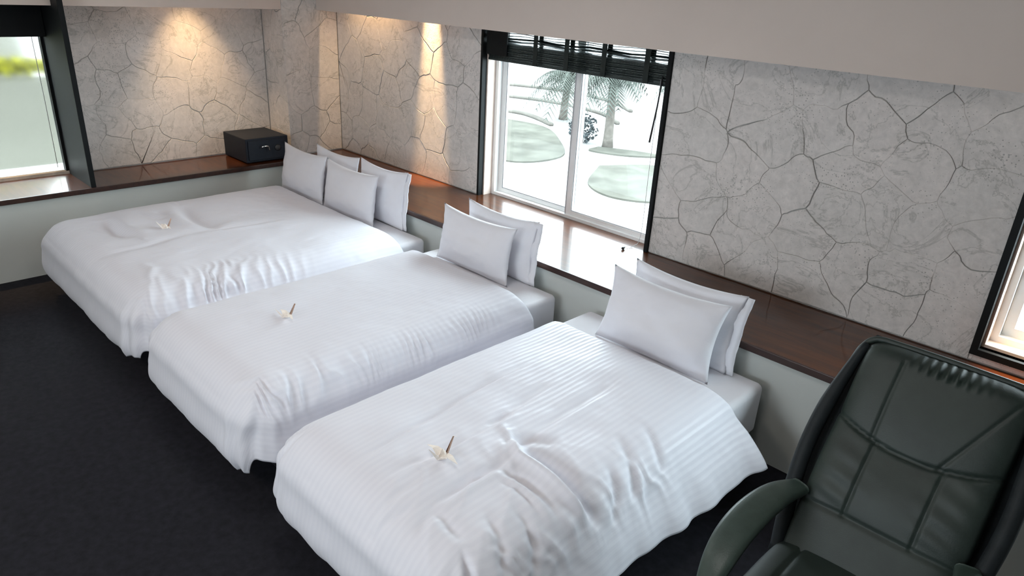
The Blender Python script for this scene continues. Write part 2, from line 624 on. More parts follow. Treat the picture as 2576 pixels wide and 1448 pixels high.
# right panel: stone centres read off the wall (x, z in metres)
right_centres = RIGHT_CENTRES = [
    (-2.18, 1.62), (-1.97, 1.60), (-1.74, 1.60), (-1.40, 1.69), (-1.02, 1.74), (-0.73, 1.74),
    (-2.06, 1.35), (-1.62, 1.42), (-1.33, 1.48), (-1.15, 1.50), (-0.86, 1.56), (-0.60, 1.55),
    (-2.03, 1.08), (-1.76, 1.19), (-1.48, 1.17), (-1.20, 1.30), (-0.92, 1.40), (-0.64, 1.32),
    (-2.22, 0.90), (-1.95, 0.88), (-1.66, 1.00), (-1.22, 1.09), (-0.82, 1.12), (-1.03, 1.20),
    (-2.16, 0.68), (-1.72, 0.84), (-1.33, 0.92), (-1.13, 0.83), (-0.54, 1.12), (-0.60, 0.92),
    (-1.90, 0.68), (-1.57, 0.70), (-0.86, 0.86), (-1.29, 0.71), (-0.85, 0.70), (-0.63, 0.70),
    (-2.10, 1.95), (-1.75, 1.95), (-1.40, 2.0), (-1.05, 2.0), (-0.70, 2.0)]
ZB = LEDGE + 0.006
cladding(wr, (W1[1] + 0.022, ZB, W2[0] - 0.028, TOP), right_centres, lambda u, v, d: (u, y0 - d - 0.0025, v), -1, 11)
r = (W2[0] - 0.026, ZB, W2[1] + 0.03, W2[2] - 0.030)
cladding(wr, r, [(-0.30, 0.6), (-0.02, 0.61), (0.3, 0.6), (0.62, 0.61), (0.9, 0.6)], lambda u, v, d: (u, y0 - d - 0.0025, v), -1, 12)
r = (PX, ZB, W1[0] - 0.022, TOP)
cladding(wr, r, scatter(r, 0.26, 21), lambda u, v, d: (u, y0 - d - 0.0025, v), -1, 13)
r = (PY, ZB, WY, TOP)
cladding(pil, r, scatter(r, 0.25, 24), lambda u, v, d: (PX - 0.008 + d, u, v), -1, 14)
r = (LX, ZB, PX, TOP)
cladding(pil, r, scatter(r, 0.25, 25), lambda u, v, d: (u, PY + 0.008 - d, v), -1, 15)
r = (WL[1], ZB, PY, TOP)
cladding(wl, r, scatter(r, 0.25, 27), lambda u, v, d: (x0 + d, u, v), -1, 16)


# ------------------------------------------------------------------ windows
def rect_frame(name, x0_, x1_, z0_, z1_, ya, yb, w, mat, parent, wb_=None, wt_=None):
    wb_ = wb_ or w; wt_ = wt_ or w
    return boxes(name, [((x0_, ya, z0_), (x0_ + w, yb, z1_)), ((x1_ - w, ya, z0_), (x1_, yb, z1_)),
                        ((x0_ + w, ya, z0_), (x1_ - w, yb, z0_ + wb_)), ((x0_ + w, ya, z1_ - wt_), (x1_ - w, yb, z1_))], mat, parent)


win1 = empty('window_1', (0, 0, 0)); prop(win1, kind='structure')
# black edge trim round the opening, flush with the cladding
boxes('edge_trim', [((W1[0] - 0.018, WY - 0.008, LEDGE), (W1[0] + 0.002, y0 + 0.03, TOP)),
                    ((W1[1] - 0.004, WY - 0.016, LEDGE), (W1[1] + 0.020, y0 + 0.03, TOP))], M['black_frame'], win1)
boxes('reveal', [((W1[0], y0 + 0.03, LEDGE), (W1[0] + 0.014, 3.72, W1[3])), ((W1[1] - 0.014, y0 + 0.03, LEDGE), (W1[1], 3.72, W1[3]))],
      M['cream_reveal'], win1)
rect_frame('outer_frame', W1[0] + 0.014, W1[1] - 0.014, LEDGE, W1[3], 3.69, 3.78, 0.030, M['white_frame'], win1, 0.022)
for (a, b, ya) in ((-3.776, -3.01, 3.732), (-3.062, -2.334, 3.704)):
    sa = rect_frame('sash', a, b, LEDGE + 0.022, W1[3] - 0.03, ya, ya + 0.026, 0.042, M['white_frame'], win1, 0.030)
    rect_frame('gasket', a + 0.042, b - 0.042, LEDGE + 0.052, W1[3] - 0.072, ya + 0.004, ya + 0.022, 0.007, M['grey_gasket'], sa)
    box('glass_pane', (a + 0.049, ya + 0.011, LEDGE + 0.058), (b - 0.049, ya + 0.015, W1[3] - 0.08), M['window_glass'], sa)
box('stile_grey_strip', (-3.070, 3.700, LEDGE + 0.022), (-3.062, 3.732, W1[3] - 0.03), M['grey_gasket'], win1)  # narrow grey strip left of the meeting stile

win2 = empty('window_2', (0, 0, 0)); prop(win2, kind='structure')
rect_frame('edge_trim', W2[0] - 0.028, W2[1] + 0.028, W2[2] - 0.030, TOP, WY - 0.016, y0 + 0.03, 0.030, M['black_frame'], win2)
rect_frame('reveal', W2[0], W2[1], W2[2], W2[3], y0 + 0.03, 3.72, 0.014, M['cream_reveal'], win2)
rect_frame('outer_frame', W2[0] + 0.014, W2[1] - 0.014, W2[2] + 0.012, W2[3], 3.69, 3.78, 0.030, M['white_frame'], win2)
for (a, b, ya) in ((-0.42, 0.30, 3.732), (0.25, 0.956, 3.704)):
    sa = rect_frame('sash', a, b, W2[2] + 0.042, W2[3] - 0.03, ya, ya + 0.026, 0.042, M['white_frame'], win2)
    box('glass_pane', (a + 0.042, ya + 0.011, W2[2] + 0.084), (b - 0.042, ya + 0.015, W2[3] - 0.072), M['window_glass'], sa)

win3 = empty('window_3', (0, 0, 0)); prop(win3, kind='structure')
# left wall window: deep dark jamb board that runs out to the ledge front
box('jamb_board', (LX - 0.07, 1.418, LEDGE), (-5.545, 1.452, 2.28), M['black_frame'], win3, 0.002)
box('jamb_board', (LX - 0.07, -0.36, LEDGE), (-5.545, -0.326, 2.28), M['black_frame'], win3, 0.002)


def frame_yz(name, a, b, z0_, z1_, xa, xb, w, mat, parent):
    return boxes(name, [((xa, a, z0_), (xb, a + w, z1_)), ((xa, b - w, z0_), (xb, b, z1_)),
                        ((xa, a + w, z0_), (xb, b - w, z0_ + w)), ((xa, a + w, z1_ - w), (xb, b - w, z1_))], mat, parent)


frame_yz('frame', -0.326, 1.418, LEDGE + 0.002, 1.88, -6.10, -6.04, 0.018, M['black_frame'], win3)
box('glass_pane', (-6.085, -0.308, LEDGE + 0.02), (-6.079, 1.400, 1.862), M['frosted_glass'], win3)

fill_win = empty('fill_window', (0, 0, 0)); prop(fill_win, kind='structure')  # unseen window behind the camera, added as a fill source
rect_frame('outer_frame', BW[0], BW[1], BW[2], BW[3], YB - 0.12, YB - 0.04, 0.05, M['white_frame'], fill_win)
for k in range(1, 4):
    xx = BW[0] + (BW[1] - BW[0]) * k / 4
    box('mullion', (xx - 0.025, YB - 0.11, BW[2] + 0.05), (xx + 0.025, YB - 0.05, BW[3] - 0.05), M['white_frame'], fill_win)

# ------------------------------------------------------------------ lamps
for (x, y, w, lab) in FILL_LAMPS:
    root = empty('fill_lamp', (x, y, CEIL_Z))
    prop(root, lab, 'lamp', 'added fill lamps')
    lathe('rim', [(0.27, 0.0), (0.27, -0.05), (0.255, -0.055), (0.25, -0.03), (0.25, 0.0)], M['white_frame'], root, 32)
    l = bpy.data.lights.new('fill_lamp_light', 'AREA')
    l.shape = 'DISK'; l.size = 0.48; l.energy = w; l.color = (1.0, 0.95, 0.92) if y > 0 else (1.0, 0.84, 0.68)
    lo = bpy.data.objects.new('fill_lamp_light', l); lo.location = (0, 0, -0.04); lo.parent = root; COL.objects.link(lo)

for (loc, aim, w, cone, lab) in SPOTS:
    root = empty('cove_spotlight', loc)
    prop(root, lab, 'spotlight', 'cove spotlights')
    d = (Vector(aim) - Vector(loc)).normalized()
    q = d.to_track_quat('-Z', 'Y')
    can = lathe('housing', [(0.030, 0.12), (0.032, 0.012), (0.034, 0.0), (0.029, 0.0), (0.027, 0.015)], M['lamp_housing'], root, 20)
    can.rotation_euler = q.to_euler()
    tube('stem', [(0, 0, 0.11), (0, 0, 2.72 - loc[2])], 0.008, M['lamp_housing'], root)
    l = bpy.data.lights.new('cove_spot_light', 'SPOT')
    l.energy = w; l.color = WARM; l.spot_size = math.radians(cone); l.spot_blend = 0.9; l.shadow_soft_size = 0.02
    lo = bpy.data.objects.new('cove_spot_light', l); lo.rotation_euler = q.to_euler(); lo.parent = root; COL.objects.link(lo)

# ------------------------------------------------------------------ venetian blind on the main window, drawn up
bl = empty('venetian_blind', ((W1[0] + W1[1]) / 2, 3.63, 1.76))
prop(bl, 'dark slatted blind drawn up at the top of the double window', 'blind')
bx0, bx1 = W1[0] + 0.018 - bl.location.x, W1[1] - 0.006 - bl.location.x


def bpos(x, y, z):
    return (x, y - 3.63, z - 1.76)


box('headrail', bpos(bx0, 3.60, 1.80), bpos(bx1, 3.66, 1.86), M['black_frame'], bl, 0.003)
rng = random.Random(5)


def slat(z, y, tilt, mat_key='blind_slat', xa=bx0, xb=bx1, sag=0.0):
    bm = bmesh.new()
    n = 10
    ca, sa = math.cos(tilt), math.sin(tilt)
    rows = []
    for i in range(n + 1):
        x = xa + (xb - xa) * i / n
        dz = sag * math.sin(i * 1.9 + z * 60)
        row = []
        for (a, t) in ((-0.022, 0.0012), (0.0, 0.0042), (0.022, 0.0012), (0.022, -0.0012), (0.0, 0.0018), (-0.022, -0.0012)):
            yy, zz = a * ca - t * sa, a * sa + t * ca
            row.append(bm.verts.new(bpos(x, y + yy, z + zz + dz)))
        rows.append(row)
    for i in range(n):
        for k in range(6):
            k2 = (k + 1) % 6
            bm.faces.new((rows[i][k], rows[i][k2], rows[i + 1][k2], rows[i + 1][k]))
    bm.faces.new(rows[0][::-1]); bm.faces.new(rows[-1])
    return from_bm('slat', bm, M[mat_key], bl)


for k in range(19):      # gathered stack
    slat(1.578 + k * 0.0056, 3.63 + rng.uniform(-0.004, 0.004), rng.uniform(-0.06, 0.06), sag=0.0006)
for k in range(7):       # loosely hanging slats above the stack, daylight between them
    slat(1.689 + k * 0.0145, 3.63, rng.uniform(-0.35, 0.30), sag=0.005)
box('bottom_rail', bpos(bx0, 3.606, 1.562), bpos(bx1, 3.654, 1.576), M['blind_slat'], bl, 0.003)
for fx in (0.30, 0.48, 0.68, 0.89):
    x = bx0 + (bx1 - bx0) * fx
    w = 0.018
    box('ladder_tape', bpos(x - w, 3.601, 1.566), bpos(x + w, 3.6045, 1.80), M['blind_tape'], bl)
    box('ladder_tape', bpos(x - w, 3.6555, 1.566), bpos(x + w, 3.659, 1.80), M['blind_tape'], bl)
# boxed end cover at the left
box('end_cover', bpos(bx0, 3.585, 1.60), bpos(bx0 + 0.20, 3.598, 1.80), M['black_frame'], bl, 0.003)
tube('tilt_wand', [bpos(-2.342 - bl.location.x, 3.60, 1.62), bpos(-2.352 - bl.location.x, 3.598, 1.45), bpos(-2.374 - bl.location.x, 3.596, 1.235)],
     [0.0045, 0.005, 0.006], M['black_plastic'], bl)
cord = tube('pull_cord', [bpos(x - bl.location.x, y, z) for x, y, z in catmull([(-2.352, 3.60, 1.60), (-2.36, 3.61, 1.1), (-2.366, 3.62, 0.66), (-2.376, 3.57, 0.585), (-2.402, 3.512, 0.581)], 6)],
            0.0016, M['grey_gasket'], bl, 6)
tas = tube('tassel', [(0, 0, 0), (0.004, -0.012, 0), (0.010, -0.034, -0.001), (0.011, -0.038, -0.001)], [0.003, 0.007, 0.010, 0.007], M['black_plastic'], cord, 10)
tas.location = bpos(-2.402 - bl.location.x, 3.512, LEDGE + 0.011)

# roller blind cassette in the left window
rb = empty('roller_blind', (-6.0, 0.55, 1.56))
prop(rb, 'black roller blind cassette across the top of the left window', 'blind')
box('cassette', (-0.03, -0.87, 0.0), (0.06, 0.866, 0.245), M['black_frame'], rb, 0.004)
tube('pull_cord', [(-0.045, 0.80, 0.0), (-0.045, 0.803, -0.45), (-0.045, 0.800, -0.93)], 0.0022, M['grey_gasket'], rb, 6)

# ------------------------------------------------------------------ beds
MT = 0.44          # mattress top
BEDS = [           # name key, mattress x range, foot y, duvet head edge y
    ('far', -5.20, -3.577, 1.01, 2.66),
    ('middle', -3.40, -2.378, 1.01, 2.62),
    ('near', -2.14, -1.105, 1.01, 2.56),
]
BED_LABEL = {
    'far': 'wide double bed with dark base under the left window ledge',
    'middle': 'single bed with dark base between the double bed and the nearest bed',
    'near': 'single bed with dark base nearest the leather chair',
}


def mattress(root, hw, hl):
    """Rounded slab: generous corners at the foot, tight ones at the head, soft top and bottom edges."""
    def ring(inset, z):
        out = []
        for cx, cy, a0, rr in ((hw, hl, 0, 0.035), (-hw, hl, 90, 0.035), (-hw, -hl, 180, 0.15), (hw, -hl, 270, 0.15)):
            for k in range(9):
                a = math.radians(a0 + 90 * k / 8)
                sx, sy = math.copysign(1, cx), math.copysign(1, cy)
                out.append(((cx - sx * rr) + (rr - inset) * math.cos(a), (cy - sy * rr) + (rr - inset) * math.sin(a), z))
        return out
    rings = []
    for k in range(6):
        a = math.pi / 2 * k / 5
        rings.append(ring(0.025 * (1 - math.sin(a)), 0.187 + 0.025 * (1 - math.cos(a))))
    for k in range(6):
        a = math.pi / 2 * k / 5
        rings.append(ring(0.030 * (1 - math.cos(a)), MT - 0.030 * (1 - math.sin(a))))
    n = len(rings[0])
    verts = [p for r_ in rings for p in r_]
    faces = [(i * n + k, i * n + (k + 1) % n, (i + 1) * n + (k + 1) % n, (i + 1) * n + k) for i in range(len(rings) - 1) for k in range(n)]
    faces += [tuple(range(n))[::-1], tuple((len(rings) - 1) * n + k for k in range(n))]
    o = from_py('mattress', verts, faces, M['white_cotton'], root, True)
    o.data.polygons[len(faces) - 1].use_smooth = False
    return o


for key, xl, xr_, yf, yh in BEDS:
    root = empty('bed', ((xl + xr_) / 2, (yf + 2.87) / 2, 0))
    prop(root, BED_LABEL[key], 'bed', 'beds in a row under the window ledge')
    hw, hl = (xr_ - xl) / 2, (2.87 - yf) / 2
    box('base', (-hw + 0.05, -hl + 0.13, 0.06), (hw - 0.05, hl, 0.185), M['bed_base_cloth'], root, 0.012)
    for sx in (-1, 1):
        for sy in (-1, 1):
            lathe('leg', [(0.028, 0.0), (0.03, 0.01), (0.034, 0.062)], M['black_plastic'], root, 14,
                  (sx * (hw - 0.22), sy * (hl - 0.34), 0))
    mattress(root, hw, hl)


def polyline_dist(S, T, pts):
    """distance to a polyline and 0..1 position along it"""
    best = np.full(S.shape, 1e9); par = np.zeros(S.shape)
    segs = [math.hypot(pts[i + 1][0] - pts[i][0], pts[i + 1][1] - pts[i][1]) for i in range(len(pts) - 1)]
    tot = sum(segs); acc = 0
    side = np.zeros(S.shape)
    for i in range(len(pts) - 1):
        ax, ay = pts[i]; bx_, by_ = pts[i + 1]
        dx, dy = bx_ - ax, by_ - ay
        t = np.clip(((S - ax) * dx + (T - ay) * dy) / (dx * dx + dy * dy), 0, 1)
        d = np.hypot(S - ax - t * dx, T - ay - t * dy)
        sd = np.sign((S - ax) * dy - (T - ay) * dx)
        k = d < best
        par = np.where(k, (acc + t * segs[i]) / tot, par)
        side = np.where(k, sd, side)
        best = np.where(k, d, best)
        acc += segs[i]
    return best, par, side


def stroke(S, T, pts, amp, width, asym=0.0):
    """one fold: ridge (amp>0) or crease (amp<0); asym adds a step across the line"""
    d, t, sd = polyline_dist(S, T, pts)
    taper = np.clip(np.sin(np.pi * np.clip(t, 0.02, 0.98)), 0, 1) ** 0.6
    g = np.exp(-(d / width) ** 2)
    z = amp * g * taper
    if asym:
        z = z + asym * sd * (d / width) * np.exp(-(d / (1.8 * width)) ** 2) * taper
    return z


def duvet(name, label, xl, xr_, yf, yh, seed, strokes, gathers, right_flare=0.12, right_len=0.27, foot_len=0.355, left_len=0.27, puff=0.042,
          right_wave=0.02, fold=1.0, rumple=None):
    rh, rv = 0.19, 0.128                     # horizontal and vertical radius of the rounded edge
    r = math.sqrt((rh * rh + rv * rv) / 2)
    ex = 0.052                               # cloth stands this far off the mattress sides
    ax_, bx_ = xl - ex + rh, xr_ + ex - rh     # flat part of the top
    cy = yf - ex + rh
    s0, s1 = ax_ - (r * 0.95 + left_len), bx_ + (r * 0.95 + right_len)
    t0 = cy - (r * 0.95 + foot_len)
    step = 0.0095
    ns, nt_ = int((s1 - s0) / step) + 1, int((yh - t0) / step) + 1
    s = np.linspace(s0, s1, ns); t = np.linspace(t0, yh, nt_)
    S, T = np.meshgrid(s, t, indexing='ij')
    cs = np.clip(S, ax_, bx_); ct = np.maximum(T, cy)
    dx, dy = S - cs, T - ct
    d2 = np.hypot(dx, dy)
    pn = 14.0
    d = (np.abs(dx) ** pn + np.abs(dy) ** pn) ** (1 / pn)
    d = d * (1 - 0.10 * np.clip(2 * np.abs(dx * dy) / np.maximum(d2 ** 2, 1e-9), 0, 1))
    nx = np.where(d2 > 1e-9, dx / np.maximum(d2, 1e-9), 0); ny = np.where(d2 > 1e-9, dy / np.maximum(d2, 1e-9), 0)
    rightness = np.clip(nx, 0, 1) ** 2
    leftness = np.clip(-nx, 0, 1) ** 2
    footness = np.clip(-ny, 0, 1) ** 2
    headward = np.clip((T - 1.9) / 0.6, 0, 1)
    thm = math.pi / 2 - np.arcsin(np.clip(rightness * right_flare * (0.72 + 0.38 * headward ** 2), 0, 0.9))   # where the round edge turns into the straight hang
    q = r * thm
    over = np.maximum(d - q, 0)
    th_ = np.minimum(d / r, thm)
    tl = np.hypot(rh * np.cos(thm), rv * np.sin(thm))
    h = rh * np.sin(th_) + over * rh * np.cos(thm) / tl
    v = rv * (1 - np.cos(th_)) + over * rv * np.sin(thm) / tl
    # soft belly where the filling hangs over the edge
    h = h + (0.012 + 0.020 * footness + 0.022 * leftness) * np.sin(np.pi * np.clip(over / 0.30, 0, 1)) ** 2 - (0.75 * footness + 0.3 * leftness) * over ** 2
    # hanging waves along the hem
    along = np.where(rightness + leftness > 0.5, T, S)
    wave = vnoise(along * 5.0, along * 0 + seed, seed) * 0.6 + vnoise(along * 11.0, along * 0 + seed, seed + 3) * 0.4
    h = h + wave * np.clip(over / 0.2, 0, 1) * (right_wave * rightness + 0.008 * footness + 0.006 * leftness)
    # pleats where cloth gathers round the foot corners
    corner = np.clip(2 * np.abs(nx * ny), 0, 1) * np.clip((d - 0.04) / 0.15, 0, 1)
    ang = np.arctan2(dy, dx)
    h = h + corner * 0.010 * np.sin(ang * 13 + vnoise(ang * 3, d * 6, seed + 4) * 2)
    X = cs + nx * h; Y = ct + ny * h
    # filling: rounded top, edges lower than the middle
    ex_ = np.minimum(np.minimum(S - (xl - 0.03), (xr_ + 0.03) - S), np.minimum(T - yf + 0.03, (yh - T) * 1.6 + 0.02))
    fill = 1 - np.exp(-np.maximum(ex_, 0) / 0.11)
    top = MT + 0.045 + puff * fill + 0.009 * vnoise(S * 2.6, T * 2.6, seed + 7) * fill + 0.004 * vnoise(S * 6, T * 6, seed + 8) * fill
    # rounded head edge resting on the sheet
    he = np.clip((0.055 - (yh - T)) / 0.055, 0, 1)
    head_drop = (top - MT - 0.016) * (1 - np.sqrt(np.maximum(0, 1 - he ** 2.0)))
    Z = top - v - head_drop * np.clip(1 - v / 0.12, 0, 1)
    # ---- folds and wrinkles along the surface normal
    W = 0.0016 * vnoise(S * 15, T * 9, seed + 11) + 0.0008 * vnoise(S * 34, T * 24, seed + 12)
    if rumple:   # creased patch where the cover has been pressed together
        rx_, ry_, rr_, ra_ = rumple
        wgt = np.exp(-(((S - rx_) / rr_) ** 2 + ((T - ry_) / rr_) ** 2))
        a_ = (S - rx_) * 0.75 + (T - ry_) * 0.66; b_ = -(S - rx_) * 0.66 + (T - ry_) * 0.75
        rid = 1 - np.abs(vnoise(a_ * 13 + 0.8 * vnoise(S * 5, T * 5, seed + 31), b_ * 4.5, seed + 30)) * 2.2
        W = W + ra_ * wgt * np.clip(rid, -0.4, 1) ** 2 * np.sign(rid)
    for pts_, amp_, wid_, *st_ in strokes:
        W = W + fold * stroke(S, T, pts_, amp_, wid_, *st_)
    for (sc, wid, amp, per, skew, ta, tb) in gathers:
        # fine puckers running across an edge seam at s = sc
        wt_ = np.exp(-((S - sc) / wid) ** 2) * np.clip((T - ta) / 0.12, 0, 1) * np.clip((tb - T) / 0.25, 0, 1)
        ph = T / per + (S - sc) * skew + 0.9 * vnoise(T * 6, S * 4, seed + 17) + 0.5 * vnoise(T * 15, S * 9, seed + 18)
        rip = 1 - np.abs(np.sin(np.pi * ph))
        mod = 0.35 + 0.65 * np.clip(0.5 + vnoise(T * 7, S * 5, seed + 19), 0, 1)
        W = W + amp * wt_ * mod * (rip - 0.4)
    P = np.stack([X, Y, Z], -1)
    gu = np.gradient(P, axis=0); gv = np.gradient(P, axis=1)
    N = np.cross(gu, gv); N /= np.maximum(np.linalg.norm(N, axis=-1, keepdims=True), 1e-9)
    fadehem = np.clip(np.minimum(np.minimum(S - s0, s1 - S), np.minimum(T - t0, yh - T)) / 0.02, 0, 1)
    P = P + N * (W * fadehem)[..., None]
    # hem never below the floor line of the hang
    verts = P.reshape(-1, 3)
    idx = np.arange(ns * nt_).reshape(ns, nt_)
    faces = np.stack([idx[:-1, :-1], idx[1:, :-1], idx[1:, 1:], idx[:-1, 1:]], -1).reshape(-1, 4)
    cx, cyy = (xl + xr_) / 2, (yf + yh) / 2
    verts = verts - np.array([cx, cyy, 0.0])
    me = bpy.data.meshes.new(name)
    me.from_pydata(verts.tolist(), [], faces.tolist())
    uvl = me.uv_layers.new(name='cloth')
    li = np.empty(len(me.loops), dtype=np.int32); me.loops.foreach_get('vertex_index', li)
    uvs = np.stack([S.reshape(-1), T.reshape(-1)], -1)[li]
    uvl.data.foreach_set('uv', uvs.astype(np.float32).reshape(-1))
    me.update()
    o = link_mesh(name, me, M['duvet_sateen'], None, True)
    o.location = (cx, cyy, 0)
    sm = o.modifiers.new('quilt', 'SOLIDIFY'); sm.thickness = 0.016; sm.offset = -1
    prop(o, label, 'duvet', 'white striped duvets')

    def height(x, y):
        k = np.argmin((P[..., 0] - x) ** 2 + (P[..., 1] - y) ** 2 + 10 * np.maximum(0, 0.42 - P[..., 2]))
        return float(P.reshape(-1, 3)[k, 2])
    return height


H = {}
# strokes: (points, amplitude, width, step)
far_strokes = [
    ([(-4.98, 1.79), (-4.63, 1.735), (-4.34, 1.77)], -0.016, 0.045, 0.010),
    ([(-4.96, 1.31), (-4.65, 1.297), (-4.46, 1.335)], -0.016, 0.045, -0.010),
    ([(-4.95, 1.50), (-4.80, 1.53), (-4.70, 1.60)], -0.007, 0.03),
    ([(-4.90, 1.60), (-4.76, 1.63)], -0.006, 0.02),
    ([(-4.34, 1.60), (-4.30, 1.9), (-4.26, 2.2)], -0.006, 0.03, 0.004),
    ([(-4.30, 1.0), (-4.28, 1.3), (-4.33, 1.6)], -0.005, 0.03),
    ([(-3.75, 1.15), (-3.90, 1.22), (-4.02, 1.20)], 0.006, 0.025),
]
H['far'] = duvet('duvet', 'wide white duvet on the double bed at the far end', *BEDS[0][1:], 3, far_strokes,
                 [(-3.60, 0.090, 0.030, 0.070, 1.5, 0.98, 2.05), (-3.74, 0.06, 0.010, 0.055, 4.0, 1.0, 1.8)],
                 left_len=0.22, right_flare=0.10, fold=1.9, foot_len=0.31)
mid_strokes = [
    ([(-3.10, 1.15), (-3.05, 1.5), (-3.02, 1.9)], -0.003, 0.03),
    ([(-2.72, 1.3), (-2.70, 1.7), (-2.74, 2.1)], -0.003, 0.03),
    ([(-3.22, 2.45), (-3.05, 2.38), (-2.85, 2.40)], -0.012, 0.07),
    ([(-2.58, 1.02), (-2.50, 1.10), (-2.45, 1.22)], 0.008, 0.022),
]
H['middle'] = duvet('duvet', 'white duvet on the middle bed between two other beds', *BEDS[1][1:], 31, mid_strokes,
                    [(-2.38, 0.085, 0.024, 0.068, 1.5, 0.98, 1.55), (-2.37, 0.07, 0.011, 0.036, 1.0, 1.45, 2.45)],
                    right_flare=0.10)
near_strokes = [
    # ridge and shaded trough running across to the right edge
    ([(-1.56, 1.62), (-1.46, 1.585), (-1.385, 1.535), (-1.22, 1.54), (-1.05, 1.545)], 0.013, 0.017),
    ([(-1.45, 1.62), (-1.392, 1.592), (-1.253, 1.590), (-1.06, 1.585)], -0.020, 0.032, 0.006),
    ([(-1.40, 1.17), (-1.407, 1.33), (-1.40, 1.51)], -0.011, 0.016, 0.006),
    ([(-1.59, 1.58), (-1.612, 1.73)], -0.008, 0.014, 0.004),
    ([(-1.60, 1.62), (-1.64, 1.84), (-1.66, 2.0)], -0.005, 0.02, 0.003),
    ([(-1.40, 1.435), (-1.28, 1.462), (-1.13, 1.46)], -0.011, 0.020, 0.004),
    ([(-1.36, 1.40), (-1.25, 1.415), (-1.14, 1.40)], -0.006, 0.014),
    ([(-1.40, 1.15), (-1.31, 1.14), (-1.22, 1.13)], -0.008, 0.018, 0.003),
    ([(-1.40, 1.15), (-1.35, 1.07)], -0.007, 0.018),
    ([(-1.42, 1.16), (-1.47, 1.05), (-1.50, 0.96)], -0.006, 0.02),
    ([(-1.735, 0.98), (-1.77, 1.29), (-1.825, 1.75), (-1.83, 2.1)], -0.006, 0.012, 0.003),
    ([(-1.45, 1.58), (-1.465, 1.82), (-1.48, 2.2)], -0.006, 0.02, 0.004),
    ([(-1.62, 1.12), (-1.595, 1.36), (-1.59, 1.55)], -0.006, 0.014, 0.002),
    ([(-1.52, 0.97), (-1.52, 1.22)], -0.005, 0.015, 0.002),
    ([(-1.51, 1.55), (-1.44, 1.66), (-1.36, 1.70)], -0.010, 0.03),
    ([(-1.22, 2.06), (-1.14, 2.02), (-1.06, 1.98)], -0.006, 0.016),
    ([(-1.24, 1.92), (-1.12, 1.85), (-1.02, 1.78)], -0.007, 0.018),
    ([(-1.18, 1.78), (-1.08, 1.72), (-1.0, 1.66)], -0.008, 0.018),
    ([(-1.22, 1.35), (-1.12, 1.33), (-1.02, 1.27)], -0.009, 0.018),
    ([(-1.26, 1.26), (-1.16, 1.22), (-1.05, 1.15)], -0.008, 0.018),
    ([(-1.20, 1.10), (-1.10, 1.06), (-1.03, 0.98)], -0.009, 0.018),
]
H['near'] = duvet('duvet', 'creased white duvet on the nearest bed beside the leather chair', *BEDS[2][1:], 57, near_strokes,
                  [(-1.08, 0.095, 0.017, 0.080, -2.0, 1.08, 2.1)], right_flare=0.45, right_len=0.25, right_wave=0.026, fold=1.9, rumple=(-1.30, 1.32, 0.36, 0.0075))


